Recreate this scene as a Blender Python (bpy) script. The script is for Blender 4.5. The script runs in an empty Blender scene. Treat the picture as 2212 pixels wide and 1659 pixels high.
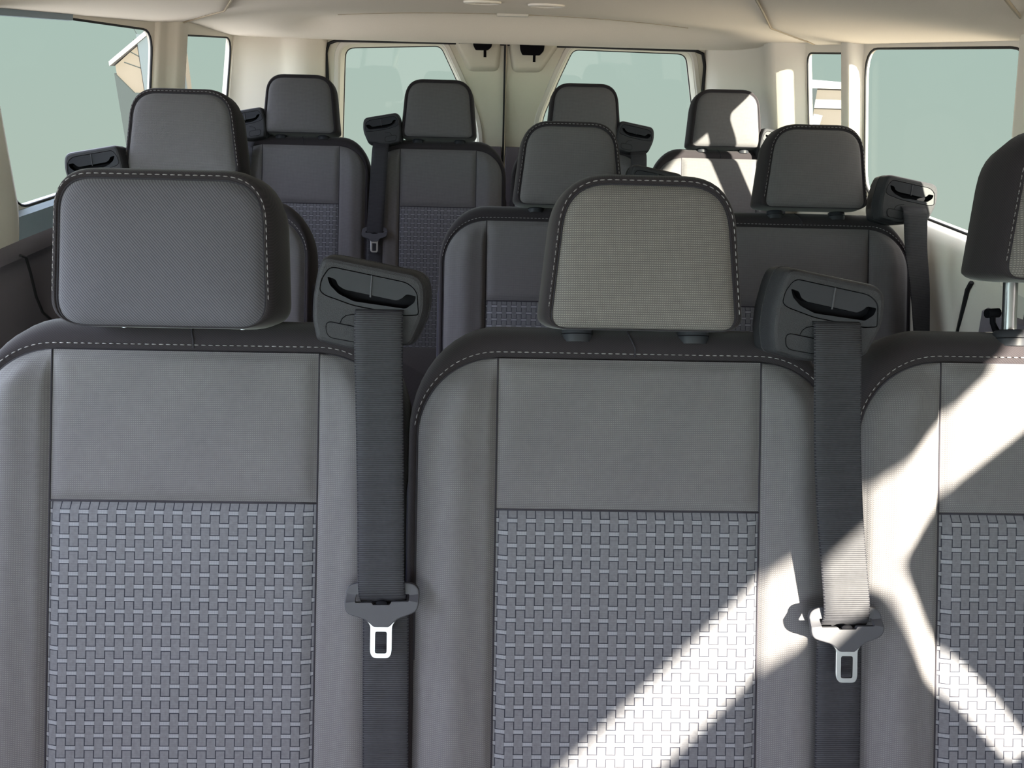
import bpy, bmesh, math, random
from mathutils import Vector, Matrix
random.seed(4)
SC = bpy.context.scene
COL = SC.collection
sin, cos, pi = math.sin, math.cos, math.pi

# ------------------------------------------------------------------ camera
FPX, CX, CY = 1660.0, 1106.0, 829.5
CAM = Vector((0, 0, 1.30))
def _basis(vpx=1075.0, vpy=112.0, roll=0.028):
    d = Vector((vpx - CX, -(vpy - CY), -FPX)).normalized()
    x = Vector((1, -roll, 0)); x = (x - d * x.dot(d)).normalized()
    z = x.cross(d)
    return Matrix((x, d, z)).transposed()          # camera = R @ world
RW = _basis()
cam_data = bpy.data.cameras.new('camera')
cam_data.sensor_fit = 'HORIZONTAL'; cam_data.sensor_width = 36.0
cam_data.lens = 36.0 * FPX / 2212.0
cam_data.clip_start = 0.02
cam = bpy.data.objects.new('camera', cam_data); COL.objects.link(cam)
cam.matrix_world = Matrix.Translation(CAM) @ RW.transposed().to_4x4()
SC.camera = cam
def ray(px, py):
    return RW.transposed() @ Vector(((px - CX) / FPX, -(py - CY) / FPX, -1.0))
def at_y(px, py, Y):
    r = ray(px, py); return CAM + r * (Y / r.y)

# ------------------------------------------------------------------ light
SUN_DIR = Vector((1.0, -1.75, 0.9)).normalized()     # towards the sun
sun_data = bpy.data.lights.new('sun', 'SUN')
sun_data.energy = 125.0; sun_data.angle = math.radians(0.9); sun_data.color = (1.0, 0.965, 0.77)
sun = bpy.data.objects.new('sun', sun_data); COL.objects.link(sun)
sun.rotation_euler = SUN_DIR.to_track_quat('Z', 'Y').to_euler(); sun.location = (4, -6, 5)

world = bpy.data.worlds.new('daylight'); SC.world = world; world.use_nodes = True
wn = world.node_tree.nodes; wl = world.node_tree.links; wn.clear()
def build_world():
    out = wn.new('ShaderNodeOutputWorld'); bg = wn.new('ShaderNodeBackground')
    tc = wn.new('ShaderNodeTexCoord'); sep = wn.new('ShaderNodeSeparateXYZ')
    wl.new(tc.outputs['Generated'], sep.inputs[0])
    ramp = wn.new('ShaderNodeValToRGB'); r = ramp.color_ramp
    mp = wn.new('ShaderNodeMapRange'); mp.inputs[1].default_value = -1; mp.inputs[2].default_value = 1
    wl.new(sep.outputs[2], mp.inputs[0]); wl.new(mp.outputs[0], ramp.inputs[0])
    # value 0..1 <- z -1..1 ; hazy pale green ground and horizon, brighter sky above
    r.elements[0].position = 0.0;  r.elements[0].color = (0.860, 1.010, 0.881, 1)
    r.elements[1].position = 0.40; r.elements[1].color = (0.946, 1.139, 0.989, 1)
    e = r.elements.new(0.52); e.color = (0.860, 1.139, 1.010, 1)
    e = r.elements.new(0.535); e.color = (0.860, 1.139, 1.010, 1)
    e = r.elements.new(0.60); e.color = (1, 1, 1, 1)
    e = r.elements.new(1.0); e.color = (0.9, 0.95, 1.0, 1)
    # the sky alone is many times brighter than the haze
    sk = wn.new('ShaderNodeMapRange'); sk.interpolation_type = 'SMOOTHSTEP'
    sk.inputs[1].default_value = 0.07; sk.inputs[2].default_value = 0.22
    sk.inputs[3].default_value = 1.0; sk.inputs[4].default_value = SKY_GAIN
    wl.new(sep.outputs[2], sk.inputs[0])
    tint = wn.new('ShaderNodeMix'); tint.data_type = 'RGBA'; tint.blend_type = 'MULTIPLY'; tint.inputs[0].default_value = 1
    # cooler on the side away from the sun (-x), warmer near it
    rx = wn.new('ShaderNodeMapRange'); rx.inputs[1].default_value = -0.6; rx.inputs[2].default_value = 0.6
    wl.new(sep.outputs[0], rx.inputs[0])
    cr = wn.new('ShaderNodeMix'); cr.data_type = 'RGBA'
    cr.inputs[6].default_value = (1.10, 1.18, 1.42, 1); cr.inputs[7].default_value = (0.55, 0.51, 0.45, 1)
    wl.new(rx.outputs[0], cr.inputs[0])
    skm = wn.new('ShaderNodeMapRange'); skm.inputs[1].default_value = 0.06; skm.inputs[2].default_value = 0.2
    wl.new(sep.outputs[2], skm.inputs[0]); wl.new(skm.outputs[0], tint.inputs[0])
    wl.new(ramp.outputs[0], tint.inputs[6]); wl.new(cr.outputs[2], tint.inputs[7])
    # unseen front directions brightened to light the ceiling, standing for sunlit ground
    fy = wn.new('ShaderNodeMapRange'); fy.interpolation_type = 'SMOOTHSTEP'
    fy.inputs[1].default_value = 0.62; fy.inputs[2].default_value = -0.20
    fy.inputs[3].default_value = 1.0; fy.inputs[4].default_value = FRONT_FILL_GAIN
    wl.new(sep.outputs[1], fy.inputs[0])
    wm = wn.new('ShaderNodeMath'); wm.operation = 'MAXIMUM'; wl.new(sk.outputs[0], wm.inputs[0]); wl.new(fy.outputs[0], wm.inputs[1])
    fw = wn.new('ShaderNodeMapRange'); fw.inputs[1].default_value = 0.62; fw.inputs[2].default_value = 0.20
    wl.new(sep.outputs[1], fw.inputs[0])
    below = wn.new('ShaderNodeMath'); below.operation = 'LESS_THAN'; below.inputs[1].default_value = 0.02; wl.new(sep.outputs[2], below.inputs[0])
    wf = wn.new('ShaderNodeMath'); wf.operation = 'MULTIPLY'; wl.new(fw.outputs[0], wf.inputs[0]); wl.new(below.outputs[0], wf.inputs[1])
    warm = wn.new('ShaderNodeMix'); warm.data_type = 'RGBA'; gc = wn.new('ShaderNodeMix'); gc.data_type = 'RGBA'; gc.inputs[6].default_value = (0.50, 0.495, 0.50, 1); gc.inputs[7].default_value = (0.60, 0.53, 0.42, 1)
    wl.new(rx.outputs[0], gc.inputs[0]); wl.new(gc.outputs[2], warm.inputs[7])
    wl.new(wf.outputs[0], warm.inputs[0]); wl.new(tint.outputs[2], warm.inputs[6])
    wl.new(warm.outputs[2], bg.inputs[0]); wl.new(wm.outputs[0], bg.inputs[1]); wl.new(bg.outputs[0], out.inputs[0])
SKY_GAIN = 17.0
FRONT_FILL_GAIN = 18.5
build_world()
vs = SC.view_settings
vs.view_transform = 'Standard'; vs.look = 'None'; vs.gamma = 1.0; vs.exposure = 0.0; vs.use_curve_mapping = False
SC.cycles.use_denoising = True
SC.cycles.max_bounces = 10; SC.cycles.diffuse_bounces = 6; SC.cycles.transparent_max_bounces = 16
SC.cycles.sample_clamp_indirect = 8.0

# ------------------------------------------------------------------ materials
def srgb(r, g, b):
    f = lambda c: ((c / 255 + 0.055) / 1.055) ** 2.4 if c > 10 else c / 255 / 12.92
    return (f(r), f(g), f(b), 1.0)
class NT:
    def __init__(s, name):
        s.m = bpy.data.materials.new(name); s.m.use_nodes = True
        s.t = s.m.node_tree; s.n = s.t.nodes; s.n.clear()
        s.out = s.n.new('ShaderNodeOutputMaterial')
        s.b = s.n.new('ShaderNodeBsdfPrincipled'); s.t.links.new(s.b.outputs[0], s.out.inputs[0])
    def link(s, a, b): s.t.links.new(a, b)
    def val(s, x, sock):
        if isinstance(x, (int, float)): sock.default_value = x
        else: s.link(x, sock)
    def math(s, op, a, b=0.0, c=None):
        n = s.n.new('ShaderNodeMath'); n.operation = op
        s.val(a, n.inputs[0]); s.val(b, n.inputs[1])
        if c is not None: s.val(c, n.inputs[2])
        return n.outputs[0]
    def mix(s, f, a, b):
        n = s.n.new('ShaderNodeMix'); n.data_type = 'RGBA'
        s.val(f, n.inputs[0])
        for x, k in ((a, 6), (b, 7)):
            if isinstance(x, tuple): n.inputs[k].default_value = x
            else: s.link(x, n.inputs[k])
        return n.outputs[2]
    def uv(s):
        tc = s.n.new('ShaderNodeTexCoord'); sp = s.n.new('ShaderNodeSeparateXYZ'); s.link(tc.outputs['UV'], sp.inputs[0])
        return sp.outputs[0], sp.outputs[1], tc
    def noise(s, scale, vec=None, detail=2.0):
        n = s.n.new('ShaderNodeTexNoise'); n.inputs['Scale'].default_value = scale; n.inputs['Detail'].default_value = detail
        if vec is None:
            tc = s.n.new('ShaderNodeTexCoord'); vec = tc.outputs['Object']
        s.link(vec, n.inputs['Vector']); return n.outputs[0]
    def bump(s, h, strength=0.3, dist=0.001):
        n = s.n.new('ShaderNodeBump'); n.inputs['Strength'].default_value = strength; n.inputs['Distance'].default_value = dist
        s.link(h, n.inputs['Height']); s.link(n.outputs[0], s.b.inputs['Normal'])
    def set(s, **k):
        for a, v in k.items():
            s.b.inputs[a.replace('_', ' ')].default_value = v
def plain(name, col, rough=0.6, metal=0.0, grain=0.0, gscale=900.0, spec=0.5, vary=0.0):
    t = NT(name); t.set(Roughness=rough, Metallic=metal)
    t.b.inputs['Specular IOR Level'].default_value = spec * 0.5
    n = t.noise(6.0)
    c2 = tuple(min(1, x * (1 - vary)) for x in col[:3]) + (1,)
    t.link(t.mix(n, col, c2), t.b.inputs['Base Color'])
    if grain: t.bump(t.noise(gscale), grain, 0.0006)
    return t.m
def fabric_mesh(name, col, dark, period=0.0021, contrast=0.5):
    t = NT(name); u, v, tc = t.uv()
    k = 2 * pi / period
    a = t.math('SINE', t.math('MULTIPLY', u, k)); b = t.math('SINE', t.math('MULTIPLY', v, k))
    h = t.math('MULTIPLY_ADD', t.math('MULTIPLY', a, b), 0.5, 0.5)
    line = t.math('MULTIPLY_ADD', b, 0.5, 0.5)
    h2 = t.math('MULTIPLY', h, line)
    nz = t.noise(140.0)
    f = t.math('MULTIPLY_ADD', nz, 0.12, t.math('MULTIPLY_ADD', h2, contrast, 0.15))
    t.link(t.mix(f, dark, col), t.b.inputs['Base Color'])
    t.set(Roughness=0.95); t.b.inputs['Specular IOR Level'].default_value = 0.05
    t.b.inputs['Sheen Weight'].default_value = 0.08; t.b.inputs['Sheen Roughness'].default_value = 0.5
    t.bump(h, 0.35, 0.0005)
    return t.m
def fabric_twill(name, col, dark, period=0.0024, contrast=0.55, sheen=0.08):
    t = NT(name); u, v, tc = t.uv()
    k = 2 * pi / period
    s_ = t.math('ADD', t.math('MULTIPLY', u, k * 0.75), t.math('MULTIPLY', v, k * 0.66))
    h = t.math('MULTIPLY_ADD', t.math('SINE', s_), 0.5, 0.5)
    nz = t.noise(160.0)
    f = t.math('MULTIPLY_ADD', nz, 0.12, t.math('MULTIPLY_ADD', h, contrast, 0.12))
    t.link(t.mix(f, dark, col), t.b.inputs['Base Color'])
    t.set(Roughness=0.95); t.b.inputs['Specular IOR Level'].default_value = 0.05
    t.b.inputs['Sheen Weight'].default_value = sheen; t.b.inputs['Sheen Roughness'].default_value = 0.45
    t.bump(h, 0.12, 0.0004)
    return t.m
def fabric_pattern(name):
    t = NT(name); u, v, tc = t.uv()
    nzw = t.noise(9.0)
    U = t.math('DIVIDE', u, 0.01024); V = t.math('DIVIDE', v, 0.0137)
    c = t.math('FLOOR', U); r = t.math('FLOOR', V); fu = t.math('FRACT', U); fv = t.math('FRACT', V)
    par = t.math('FLOORED_MODULO', t.math('ADD', c, r), 2.0)
    even = t.math('LESS_THAN', par, 0.5); odd = t.math('SUBTRACT', 1.0, even)
    band = t.math('LESS_THAN', fv, 0.30)
    dash = t.math('MULTIPLY', band, even)
    edge = t.math('GREATER_THAN', t.math('ABSOLUTE', t.math('SUBTRACT', fu, 0.5)), 0.445)
    vl = t.math('MULTIPLY', edge, t.math('SUBTRACT', 1.0, band))
    hb = t.math('MULTIPLY', even, t.math('MULTIPLY', t.math('GREATER_THAN', fv, 0.30), t.math('LESS_THAN', fv, 0.37)))
    ht = t.math('MULTIPLY', odd, t.math('GREATER_THAN', fv, 0.935))
    dark = t.math('MINIMUM', 1.0, t.math('ADD', vl, t.math('ADD', hb, ht)))
    th = t.math('MULTIPLY_ADD', t.math('SINE', t.math('MULTIPLY', v, 2 * pi / 0.00114)), 0.5, 0.5)
    tu = t.math('MULTIPLY_ADD', t.math('SINE', t.math('MULTIPLY', u, 2 * pi / 0.00114)), 0.5, 0.5)
    nz = t.noise(260.0)
    f = t.math('MULTIPLY_ADD', nz, 0.5, t.math('MULTIPLY', th, 0.3))
    base = t.mix(f, srgb(59, 59, 63), srgb(89, 89, 93))
    light = t.mix(t.math('MULTIPLY', th, tu), srgb(82, 83, 88), srgb(116, 117, 121))
    col = t.mix(dash, base, light)
    col = t.mix(t.math('MULTIPLY', dark, 0.9), col, srgb(24, 24, 32))
    t.link(col, t.b.inputs['Base Color'])
    t.set(Roughness=0.95); t.b.inputs['Specular IOR Level'].default_value = 0.05
    t.b.inputs['Sheen Weight'].default_value = 0.05
    h = t.math('ADD', t.math('MULTIPLY', t.math('SUBTRACT', 1.0, dark), 0.8), t.math('MULTIPLY', dash, -0.25))
    t.bump(h, 0.5, 0.0008)
    return t.m
def webbing(name):
    t = NT(name); u, v, tc = t.uv()
    rib = t.math('MULTIPLY_ADD', t.math('SINE', t.math('MULTIPLY', v, 2 * pi / 0.0022)), 0.5, 0.5)
    e = t.math('GREATER_THAN', t.math('ABSOLUTE', u), 0.0232)
    tooth = t.math('GREATER_THAN', t.math('SINE', t.math('MULTIPLY', v, 2 * pi / 0.0034)), 0.0)
    nz = t.noise(200.0)
    base = t.mix(t.math('MULTIPLY_ADD', nz, 0.3, t.math('MULTIPLY', rib, 0.6)), srgb(17, 17, 20), srgb(46, 46, 50))
    col = t.mix(t.math('MULTIPLY', e, tooth), base, srgb(14, 14, 20))
    t.link(col, t.b.inputs['Base Color']); t.set(Roughness=0.62)
    t.b.inputs['Specular IOR Level'].default_value = 0.12
    t.bump(rib, 0.5, 0.0006)
    return t.m
def headliner_mat():
    t = NT('headliner cloth')
    n = t.noise(700.0, detail=3)
    t.link(t.mix(n, srgb(218, 208, 193), srgb(236, 227, 213)), t.b.inputs['Base Color'])
    t.set(Roughness=1.0); t.b.inputs['Specular IOR Level'].default_value = 0.1
    t.bump(n, 0.25, 0.0006); return t.m
def glass_mat(name='window glass', tint=(0.96, 0.985, 0.97, 1)):
    m = bpy.data.materials.new(name); m.use_nodes = True
    n = m.node_tree.nodes; l = m.node_tree.links; n.clear()
    o = n.new('ShaderNodeOutputMaterial'); mx = n.new('ShaderNodeMixShader'); tr = n.new('ShaderNodeBsdfTransparent'); gl = n.new('ShaderNodeBsdfGlossy')
    tr.inputs[0].default_value = tint; gl.inputs['Roughness'].default_value = 0.02; gl.inputs[0].default_value = (1, 1, 1, 1)
    mx.inputs[0].default_value = 0.006
    l.new(tr.outputs[0], mx.inputs[1]); l.new(gl.outputs[0], mx.inputs[2]); l.new(mx.outputs[0], o.inputs[0])
    return m
M = dict(
    light=fabric_mesh('grey mesh upholstery', srgb(96, 94, 95), srgb(52, 51, 54), contrast=0.6),
    head=fabric_mesh('headrest mesh upholstery', srgb(106, 103, 100), srgb(48, 46, 48), period=0.0024, contrast=0.8),
    twill=fabric_twill('grey twill upholstery', srgb(79, 78, 83), srgb(41, 40, 46)),
    dark=fabric_twill('charcoal twill upholstery', srgb(46, 42, 44), srgb(25, 23, 26), contrast=0.3),
    back=fabric_twill('charcoal seat back cloth', srgb(48, 47, 57), srgb(28, 27, 35), contrast=0.3),
    pattern=fabric_pattern('woven block pattern upholstery'),
    thread=plain('pale stitching thread', srgb(112, 110, 112), 0.9, vary=0.25),
    piping=plain('dark seam piping', srgb(30, 28, 34), 0.9),
    web=webbing('black seat belt webbing'),
    plastic=plain('black grained plastic', srgb(40, 40, 43), 0.42, grain=0.9, gscale=1400, vary=0.1, spec=.16),
    smooth=plain('smooth black plastic', srgb(34, 35, 39), 0.4, grain=0.15, gscale=2500, spec=.14),
    slot=plain('deep black plastic', srgb(12, 12, 15), 0.6, spec=0.04),
    satin=plain('satin black tongue cover', srgb(50, 50, 54), 0.42, grain=0.2, gscale=3000, spec=.18),
    chrome=plain('polished steel', (0.22, 0.225, 0.235, 1), 0.30, metal=1.0, grain=.06, gscale=400),
    liner=headliner_mat(),
    beige=plain('beige trim plastic', srgb(206, 200, 188), 0.55, grain=0.3, gscale=800, vary=0.05),
    beige2=plain('grey beige trim plastic', srgb(188, 184, 174), 0.5, grain=0.3, gscale=800, vary=0.08),
    door=plain('door trim plastic', srgb(186, 182, 166), 0.6, grain=0.3, gscale=800, vary=0.06),
    lower=plain('charcoal trim plastic', srgb(98, 93, 99), 0.6, grain=0.5, gscale=900, vary=0.1),
    sill=plain('slate trim plastic', srgb(132, 146, 156), 0.5, grain=0.4, gscale=900, vary=0.1),
    rubber=plain('black rubber gasket', srgb(24, 24, 26), 0.6),
    vent=plain('taupe vent plastic', srgb(150, 138, 118), 0.55),
    floor=plain('dark floor mat', srgb(66, 64, 66), 0.9, grain=0.6, gscale=300, vary=0.3),
    glass=glass_mat(tint=(0.74, 0.71, 0.725, 1)), clear=glass_mat('clear side glass'), privacy=glass_mat('tinted privacy glass', (0.465, 0.465, 0.465, 1)),
    siding=plain('dimmed beige siding', (.037, .032, .027, 1), 0.9, vary=0.1),  # beige with the colour darkened to offset the strong sun outdoors
    slate=plain('dark slate boards', (.006, .009, .010, 1), 0.9),
    steel_post=plain('blue grey post', (.018, .024, .029, 1), 0.8),
    rail=plain('dimmed white rail', (.08, .08, .08, 1), 0.8),  # white edge, likewise darkened in the colour against the sun
    white=plain('white paint', srgb(235, 235, 232), 0.5),
    tan=plain('beige siding', srgb(196, 184, 170), 0.8, vary=0.1),
    teal=plain('dark slate cladding', srgb(72, 88, 92), 0.6, vary=0.2),
    paper=plain('pale blue paper', (.07, .08, .10, 1), 0.9),
)

# ------------------------------------------------------------------ mesh helpers
def link(name, verts, faces, mat, parent=None, uvs=None, smooth=True, sharp=None):
    me = bpy.data.meshes.new(name)
    me.from_pydata([tuple(v) for v in verts], [], faces)
    me.materials.append(mat)
    if uvs is not None:
        lay = me.uv_layers.new(name='UVMap')
        for lp in me.loops: lay.data[lp.index].uv = uvs[lp.vertex_index]
    if smooth:
        me.polygons.foreach_set('use_smooth', [True] * len(me.polygons))
        if sharp is not None: me.set_sharp_from_angle(angle=math.radians(sharp))
    o = bpy.data.objects.new(name, me); COL.objects.link(o)
    if parent is not None: o.parent = parent
    return o
def empty(name, loc=(0, 0, 0), rz=0.0):
    o = bpy.data.objects.new(name, None); o.empty_display_size = 0.05
    COL.objects.link(o); o.location = loc; o.rotation_euler = (0, 0, rz); return o
def tag(o, label, cat, group=None):
    o['label'] = label; o['category'] = cat
    if group: o['group'] = group
    return o
def struct(o): o['kind'] = 'structure'; return o
class MB:
    """collects pieces into one mesh"""
    def __init__(s): s.v = []; s.f = []; s.uv = []
    def add(s, verts, faces, uvs=None):
        n = len(s.v); s.v += [Vector(v) for v in verts]; s.f += [[i + n for i in f] for f in faces]
        s.uv += list(uvs) if uvs is not None else [(v[0], v[2]) for v in verts]
    def box(s, c, d, M3=None):
        vs_ = [Vector((x * d[0] / 2, y * d[1] / 2, z * d[2] / 2)) for x in (-1, 1) for y in (-1, 1) for z in (-1, 1)]
        if M3 is not None: vs_ = [M3 @ v for v in vs_]
        s.add([Vector(c) + v for v in vs_], [(0, 1, 3, 2), (4, 6, 7, 5), (0, 4, 5, 1), (2, 3, 7, 6), (0, 2, 6, 4), (1, 5, 7, 3)])
    def tube(s, pts, r, seg=8, closed=False, cap=True):
        pts = [Vector(p) for p in pts]; n = len(pts); rings = []
        up = Vector((0.13, 0.21, 0.97)).normalized()
        for i, p in enumerate(pts):
            a = pts[(i - 1) % n] if (closed or i > 0) else p
            b = pts[(i + 1) % n] if (closed or i < n - 1) else p
            t = (b - a).normalized() if (b - a).length > 1e-9 else Vector((0, 0, 1))
            x = t.cross(up)
            if x.length < 1e-3: x = t.cross(Vector((1, 0, 0)))
            x.normalize(); y = t.cross(x)
            rr = r[i] if isinstance(r, (list, tuple)) else r
            rings.append([p + (x * cos(2 * pi * k / seg) + y * sin(2 * pi * k / seg)) * rr for k in range(seg)])
        vs_ = [v for rg in rings for v in rg]; fs = []
        for i in range(n if closed else n - 1):
            for k in range(seg):
                a = i * seg + k; b = i * seg + (k + 1) % seg; j = ((i + 1) % n) * seg
                fs.append((a, b, j + (k + 1) % seg, j + k))
        if cap and not closed:
            fs.append(tuple(range(seg))[::-1]); fs.append(tuple(range((n - 1) * seg, n * seg)))
        s.add(vs_, fs)
    def loft(s, rings, cap0=False, cap1=False, closed=True, uvs=None):
        m = len(rings[0]); vs_ = [Vector(v) for rg in rings for v in rg]; fs = []
        for i in range(len(rings) - 1):
            for k in range(m if closed else m - 1):
                a = i * m + k; b = i * m + (k + 1) % m
                fs.append((a, b, b + m, a + m))
        if cap0: fs.append(tuple(range(m))[::-1])
        if cap1: fs.append(tuple(range((len(rings) - 1) * m, len(rings) * m)))
        s.add(vs_, fs, uvs)
    def grid(s, rows, uvs=None): s.loft(rows, closed=False, uvs=uvs)
    def build(s, name, mat, parent=None, smooth=True, sharp=40): return link(name, s.v, s.f, mat, parent, s.uv, smooth, sharp)

def rpoly(pts, r, n=5):
    """round the corners of a 2D polygon; r one number or one per corner (distance cut along edges)"""
    out = []; m = len(pts); P = [Vector((p[0], p[1])) for p in pts]
    for i in range(m):
        a, b, c = P[i - 1], P[i], P[(i + 1) % m]
        rr = r[i] if isinstance(r, (list, tuple)) else r
        d1 = min(rr, (a - b).length * 0.48); d2 = min(rr, (c - b).length * 0.48)
        s = b + (a - b).normalized() * d1; e = b + (c - b).normalized() * d2
        for k in range(n + 1):
            t = k / n
            # between quadratic bezier and circle
            out.append(s * (1 - t) ** 2 + b * 2 * t * (1 - t) + e * t * t)
    return out
def poffset(pts, d):
    """offset closed polygon outward by d (number or function of normal)"""
    m = len(pts); area = sum(pts[i].x * pts[(i + 1) % m].y - pts[(i + 1) % m].x * pts[i].y for i in range(m))
    sg = 1 if area > 0 else -1; out = []
    for i in range(m):
        t = pts[(i + 1) % m] - pts[i - 1]
        if t.length < 1e-9: t = pts[(i + 2) % m] - pts[i - 2]
        nrm = Vector((t.y, -t.x)).normalized() * sg
        o = d(nrm) if callable(d) else nrm * d
        out.append(pts[i] + o)
    return out
def fill2d(outer, holes=()):
    """triangulate a polygon with holes -> (verts2d, faces)"""
    bm = bmesh.new(); es = []
    for loop in [outer] + list(holes):
        vv = [bm.verts.new((p[0], p[1], 0)) for p in loop]
        es += [bm.edges.new((vv[i], vv[(i + 1) % len(vv)])) for i in range(len(vv))]
    bmesh.ops.triangle_fill(bm, use_beauty=True, use_dissolve=False, edges=es, normal=(0, 0, 1))
    bm.verts.index_update()
    V = [(v.co.x, v.co.y) for v in bm.verts]; Fc = [tuple(v.index for v in f.verts) for f in bm.faces]
    bm.free(); return V, Fc
def sheet(mb, outer, holes, T, w):
    V, Fc = fill2d(outer, holes); mb.add([T(a, b, w) for a, b in V], Fc, V)
def plate(mb, outer, holes, T, w0, w1, bevel=0.0):
    """solid plate between w0 (front) and w1 (back) with walls round every hole"""
    if bevel:
        o_in = poffset(outer, -bevel)
        sheet(mb, o_in, holes, T, w0)
        mb.loft([[T(p.x, p.y, w0) for p in o_in], [T(p.x, p.y, w0 - bevel * 0.3) for p in poffset(outer, -bevel * 0.3)], [T(p.x, p.y, w0 - bevel) for p in outer], [T(p.x, p.y, w1) for p in outer]],
                uvs=[(p.x, p.y) for _ in range(4) for p in outer])
    else:
        sheet(mb, outer, holes, T, w0)
        mb.loft([[T(p[0], p[1], w0) for p in outer], [T(p[0], p[1], w1) for p in outer]], uvs=[(p[0], p[1]) for _ in range(2) for p in outer])
    for h in holes:
        mb.loft([[T(p[0], p[1], w0) for p in h], [T(p[0], p[1], w1) for p in h]], uvs=[(p[0], p[1]) for _ in range(2) for p in h])
    sheet(mb, outer, holes, T, w1)
def interp(x, xs, ys):
    if x <= xs[0]: return ys[0]
    for i in range(len(xs) - 1):
        if x <= xs[i + 1]:
            t = (x - xs[i]) / (xs[i + 1] - xs[i]); t = t * t * (3 - 2 * t)
            return ys[i] + (ys[i + 1] - ys[i]) * t
    return ys[-1]
def sstep(a, b, x):
    t = max(0.0, min(1.0, (x - a) / (b - a))); return t * t * (3 - 2 * t)

# ------------------------------------------------------------------ seats
REC = math.radians(23.4); SR, CR = sin(REC), cos(REC)
def seat_T(zs):
    return lambda u, v, w: Vector((u, v * SR - w * CR, zs + v * CR + w * SR))

def stitch_dashes(mb, path, nrm, pitch=0.0078, ln=0.0050, r=0.00055):
    """short thread dashes along a 3D path"""
    d = 0.0; seglist = []
    L = [0.0]
    for i in range(len(path) - 1): L.append(L[-1] + (path[i + 1] - path[i]).length)
    def at(s):
        for i in range(len(L) - 1):
            if s <= L[i + 1]:
                t = (s - L[i]) / max(1e-9, L[i + 1] - L[i]); return path[i].lerp(path[i + 1], t)
        return path[-1]
    s = 0.0
    while s + ln < L[-1]:
        a, b = at(s), at(s + ln); m = (a + b) / 2 + nrm * r * 1.0
        mb.tube([a, a.lerp(m, .5) + nrm * r * .5, m, b.lerp(m, .5) + nrm * r * .5, b], [r * .5, r, r, r, r * .5], seg=5)
        s += pitch

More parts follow.
